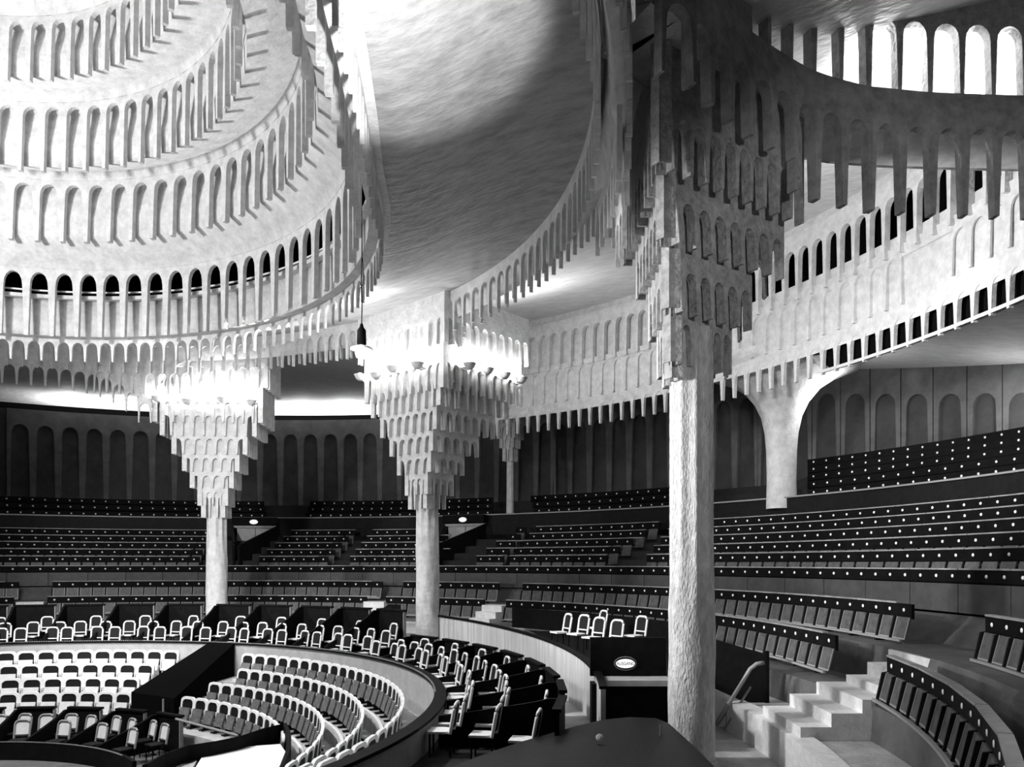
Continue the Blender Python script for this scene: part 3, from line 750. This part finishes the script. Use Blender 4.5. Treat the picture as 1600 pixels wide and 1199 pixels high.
# taller end wall of the far boxes beside the aisle
x, y = rp(15.6, th(606, 15.6))
rt = root('aisle_screen', 'tall black screen wall beside the middle column aisle', 'partition', (x, y, 0), radians(th(606, 15.6)-90))
link('panel', MB().prism([(-.9, -3.4), (.75, -3.4), (.75, -1.5), (.1, -1.5), (-.9, -2.0)], -.05, .05).mesh('panel', 'wood_black'), rt)
link('edge', MB().box(.75, .78, -.06, .06, -3.4, -1.5).mesh('edge', 'seat_edge'), rt)

# front row of boxes at the bottom left, half hidden in the dark
for i, px in enumerate((-40, 42, 118, 190, 250)):
    t = th(px+16, 7.9)
    partition(t, 'black partition of the %s arena-side box at the bottom left' % words(i+1), 5.9, 7.9, -5.05, -4.45, 1.0, 'wood_black', -5.5, -5.5)
    for (dv, R, w_) in ((-.1, 7.3, 'rear'), (.6, 7.2, 'right'), (.35, 6.4, 'front')):
        tt = t-degrees(dv/R); x, y = rp(R, tt)
        box_chair(x, y, -5.48, radians(tt-90)+random.uniform(-.3, .3), 'pale chair in the %s seat of the %s arena-side box' % (w_, words(i+1)), 'chairs in the arena-side boxes', True)
o = tag(link('arena_barrier', strip([(5.8, -5.5), (5.8, -5.0), (5.9, -5.0), (5.9, -5.5)], 40, 135, 50, closed=True).mesh('barrier', 'wood_black')), 'low black curved barrier with brass studs at the bottom left', 'barrier')
sb = MB()
for i in range(150):
    x, y = rp(5.8, 130-i*.55); sb.box(x-.015, x+.015, y-.015, y+.015, -5.0+EZ, -4.975+EZ)
link('studs', sb.mesh('studs', 'seat_edge'), o)['kind'] = 'stuff'

# prompter's stand: white sheet top inside a curved black surround
def at(px, Y, z): return ((px-800)/F*Y, Y, z)
def poly_slab(pts, th_, name, m, rt):
    n = len(pts); mb = MB()
    mb.add([(p[0], p[1], p[2]+EZ) for p in pts]+[(p[0], p[1], p[2]-th_+EZ) for p in pts], [tuple(range(n)), tuple(range(2*n-1, n-1, -1))]+[(i, (i+1) % n, n+(i+1) % n, n+i) for i in range(n)])
    return link(name, mb.mesh(name, m), rt)
zt = -4.25
def onz(px, py, z): Y = -z*F/(py-HZ); return ((px-800)/F*Y, Y, z)
rt = tag(link('sheeted_table', None), 'table under a plain white sheet at the bottom of the arena', 'table')
poly_slab([onz(323, 1171, zt), onz(438, 1163, zt), onz(452, 1184, zt), onz(450, 1215, zt), onz(296, 1215, zt)], .05, 'sheet', 'white', rt)
poly_slab([onz(326, 1173, zt-.05), onz(436, 1165, zt-.05), onz(448, 1210, zt-.05), onz(302, 1212, zt-.05)], 1.2, 'body', 'wood_dark', rt)
rt = tag(link('curved_surround', None), 'black padded surround curving round the white sheeted table', 'enclosure')
mb = MB(); pts = [(222, 1196), (250, 1180), (290, 1166), (330, 1160), (370, 1152), (410, 1139), (442, 1131), (449, 1148), (446, 1175), (430, 1215)]
hs = [onz(px, py, -3.95) for px, py in pts]
for (x, y, z) in hs: mb.v += [(x, y, -3.95+EZ), (x+.06, y+.1, -3.95+EZ), (x+.06, y+.1, -5.5+EZ), (x, y, -5.5+EZ)]
for i in range(len(hs)-1):
    for j in range(4): mb.f.append((i*4+j, i*4+(j+1) % 4, i*4+4+(j+1) % 4, i*4+4+j))
mb.f += [(0, 1, 2, 3), tuple(len(mb.v)-4+j for j in range(4))]
link('padded_wall', mb.mesh('padded_wall', 'wood_black'), rt)
poly_slab([onz(225, 1197, -4.3), onz(262, 1182, -4.3), onz(318, 1172, -4.3), onz(292, 1215, -4.3), onz(215, 1215, -4.3)], .06, 'grey_top', 'parapet', rt)
mb = MB()
for (px, py) in ((290, 1190), (262, 1198)):
    x, y, z = onz(px, py, -4.29); mb.revolve([(.001, -4.28+EZ), (.17, -4.28+EZ), (.18, -4.3+EZ)], 16, (x, y))
link('round_hatch', mb.mesh('hatch', 'wood_dark'), rt)
# fallen slats beside it
rt = tag(link('leaning_board', None), 'thin dark board leaning across the front stalls chairs', 'board')
a, b = onz(275, 1124, -4.25), onz(372, 1150, -4.3)
mb = MB().tube([(a[0], a[1], a[2]+EZ), (b[0], b[1], b[2]+EZ)], .035); link('board', mb.mesh('board', 'seat_edge'), rt)

# ------------------------------------------------------------------ curved panelled wall along the aisle
def wz(t): return -1.95-.55*max(0, min(1, (48-t)/48))
def wR(t): return 16.75-1.0*max(0, min(1, (48-t)/50))
t1, t2 = 47.5, -1.5
o = trim(strip(None, t1, t2, 70, closed=True, fn=lambda t: [(wR(t), -4.05), (wR(t), wz(t)), (wR(t)+.1, wz(t)), (wR(t)+.1, -4.05)]), 'tall pale panelled wall curving along the aisle', 'wood_wall', False, 'wall_aisle', 'wall')
link('coping', strip(None, t1, t2, 70, closed=True, fn=lambda t: [(wR(t)-.03, wz(t)), (wR(t)-.03, wz(t)+.06), (wR(t)+.13, wz(t)+.06), (wR(t)+.13, wz(t))]).mesh('coping', 'wood_black'), o)

# dark loge right of it with an exit sign
rt = tag(link('dark_loge', None), 'large black walled loge left of the near column', 'enclosure')
link('back_wall', strip(None, th(800, 20.0), th(1090, 20.0), 20, closed=True, fn=lambda t: [(20.0, -2.5), (20.0, -1.75), (20.1, -1.75), (20.1, -2.5)]).mesh('wall', 'wood_black'), rt)
fl = MB().add([(x, y, -2.42+EZ) for x, y, _ in [at(826, 27.5, 0), at(900, 27, 0), at(1070, 23.5, 0), at(1070, 17.2, 0), at(940, 17.2, 0), at(905, 20.0, 0)]], [(0, 1, 2, 3, 4, 5)]); link('loge_floor', fl.mesh('loge_floor', 'wood_black'), rt)
x0, _, _ = at(922, 17.0, 0); x1 = 3.4
link('front_wall', MB().box(x0, x1, 16.95, 17.1, -2.5+EZ, -1.65+EZ).mesh('front_wall', 'wood_black'), rt)
link('ledge', MB().box(x0+.1, x1, 16.3, 17.0, -2.62+EZ, -2.5+EZ).mesh('ledge', 'parapet'), rt)
link('lower_wall', MB().box(x0, x1+.6, 16.6, 17.05, -4.1+EZ, -2.62+EZ).mesh('lower_wall', 'wood_black'), rt)
sx, sy, sz = at(977, 16.93, -(1037-HZ)/F*16.93)
rt = root('exit_sign', 'oval pale exit sign lettered AUSGANG on the black loge wall', 'sign', (sx, sy, sz))
def disc(w, h, y, name, m, p=rt, n=32):
    mb = MB().revolve([(.001, .02), (1, .015), (1.0, 0)], n); mb.v = [(a*w/2, y-c, b*h/2) for a, b, c in mb.v]
    return link(name, mb.mesh(name, m, False), p)
disc(.50, .31, 0, 'frame', 'seat_edge'); disc(.47, .27, -.012, 'dark_rim', 'wood_black'); disc(.42, .2, -.024, 'plate', 'sign_glow')
tc = bpy.data.curves.new('lettering', 'FONT'); tc.body = 'AUSGANG'; tc.size = .105; tc.align_x = 'CENTER'; tc.align_y = 'CENTER'; tc.extrude = .003; tc.space_character = .95
tob = bpy.data.objects.new('tmp', tc); COL.objects.link(tob); bpy.context.view_layer.update()
tme = bpy.data.meshes.new_from_object(tob.evaluated_get(bpy.context.evaluated_depsgraph_get())); bpy.data.objects.remove(tob)
tme.materials.clear(); tme.materials.append(M['wood_black'])
link('lettering', tme, rt, (0, -.05, 0), (pi/2, 0, 0), (.82, 1, 1))
for i, (px, py, Y) in enumerate(((882, 961, 22.0), (908, 966, 21.5), (938, 959, 23.5), (932, 972, 20.5), (960, 977, 19.6), (998, 969, 21))):
    z = -(py-HZ)/F*Y-.95; x, y, _ = at(px, Y, 0)
    box_chair(x, y, max(z, -2.42), radians(-55)+random.uniform(-.2, .2), 'white bentwood chair, %s from the left in the black loge' % words(i+1), 'chairs in the black loge')

# black rounded hood over the entrance in the foreground
rt = tag(link('entrance_hood', None), 'big black rounded hood in the bottom foreground', 'enclosure')
mb = MB(); pl = []
for i in range(25):
    pass
pl = [(3.0, 7.0), (3.0, 12.5), (2.95, 14.4), (2.8, 14.9), (2.3, 15.0), (1.75, 14.75), (1.2, 14.2), (.7, 13.6), (.2, 13.0), (-.3, 12.3), (-.75, 11.6), (-1.15, 10.8), (-1.6, 9.7), (-2.0, 8.4), (-2.3, 7.0)]
ringz = [(1.0, -5.5), (1.0, -3.1), (.98, -2.98), (.93, -2.9), (.8, -2.86), (.55, -2.84), (.05, -2.84)]
for (q, z) in ringz:
    for (x, y) in pl: mb.v.append((1.0+(x-1.0)*q, 7.0+(y-7.0)*q, z+EZ))
n = len(pl)
for i in range(len(ringz)-1):
    for k in range(n-1): mb.f.append((i*n+k, i*n+k+1, (i+1)*n+k+1, (i+1)*n+k))
link('shell', mb.mesh('shell', 'wood_dark', True), rt)
x, y, z = onz(937, 1157, -2.8); link('plaque', MB().revolve([(.001, .02), (.055, .015), (.06, 0)], 16).mesh('disc', 'plaque'), rt, (x, y, -2.76+EZ), (1.2, 0, 0))
x, y, z = onz(1032, 1155, -2.9)
rt = root('thin_rod', 'thin pale upright rod left of the near column foot', 'post', (x, y, -4.02)); link('rod', MB().tube([(0, 0, 0), (0, 0, 1.35)], .012).mesh('rod', 'seat_edge'), rt)

# stair enclosure and handrail right of the near column
Yp = 18.4
rt = tag(link('stair_parapet', None), 'black stair parapet right of the near column', 'parapet')
def zz(py, Y): return -(py-HZ)/F*Y
P = [(1085, 990), (1195, 1022), (1195, 1112), (1085, 1062)]
mb = MB().add([(at(px, Yp, 0)[0], Yp, zz(py, Yp)+EZ) for px, py in P]+[(at(px, Yp, 0)[0], Yp+.1, zz(py, Yp)+EZ) for px, py in P], [(0,1,2,3),(7,6,5,4),(0,1,5,4),(1,2,6,5),(2,3,7,6),(3,0,4,7)])
link('dark_panel', mb.mesh('panel', 'wood_dark'), rt)
P = [(1085, 1062), (1195, 1112), (1195, 1136), (1085, 1136)]
mb = MB().add([(at(px, Yp, 0)[0], Yp, zz(py, Yp)+EZ) for px, py in P]+[(at(px, Yp, 0)[0], Yp+.1, zz(py, Yp)+EZ) for px, py in P], [(0,1,2,3),(7,6,5,4),(0,1,5,4),(1,2,6,5),(2,3,7,6),(3,0,4,7)])
link('pale_panel', mb.mesh('panel', 'floor_light'), rt)
link('end_post', MB().box(at(1195, Yp, 0)[0], at(1201, Yp, 0)[0], Yp-.05, Yp+.15, -4.0+EZ, zz(1018, Yp)+EZ).mesh('post', 'wood_black'), rt)
rt = tag(link('handrail', None), 'bent metal handrail in front of the black stair parapet', 'handrail')
pts = [(1118, 1134), (1140, 1098), (1160, 1066), (1172, 1046), (1182, 1038), (1194, 1036)]
link('rail', MB().tube([(at(px, 18.0, 0)[0], 18.0, zz(py, 18.0)+EZ) for px, py in pts], .05, 8).mesh('rail', 'metal', True), rt)
link('rail_lower', MB().tube([(at(px+14, 18.0, 0)[0], 18.05, zz(py+8, 18.0)+EZ) for px, py in pts[:3]], .03, 8).mesh('rail', 'metal', True), rt)
# kerb of the raised platform
o = tag(link('platform_kerb', strip([(19.3, -4.02), (19.3, -3.3), (19.7, -3.27), (19.7, -3.4)], 8, -19, 30).mesh('kerb', 'step')), 'pale curved stone kerb of the platform at the lower right', 'kerb')
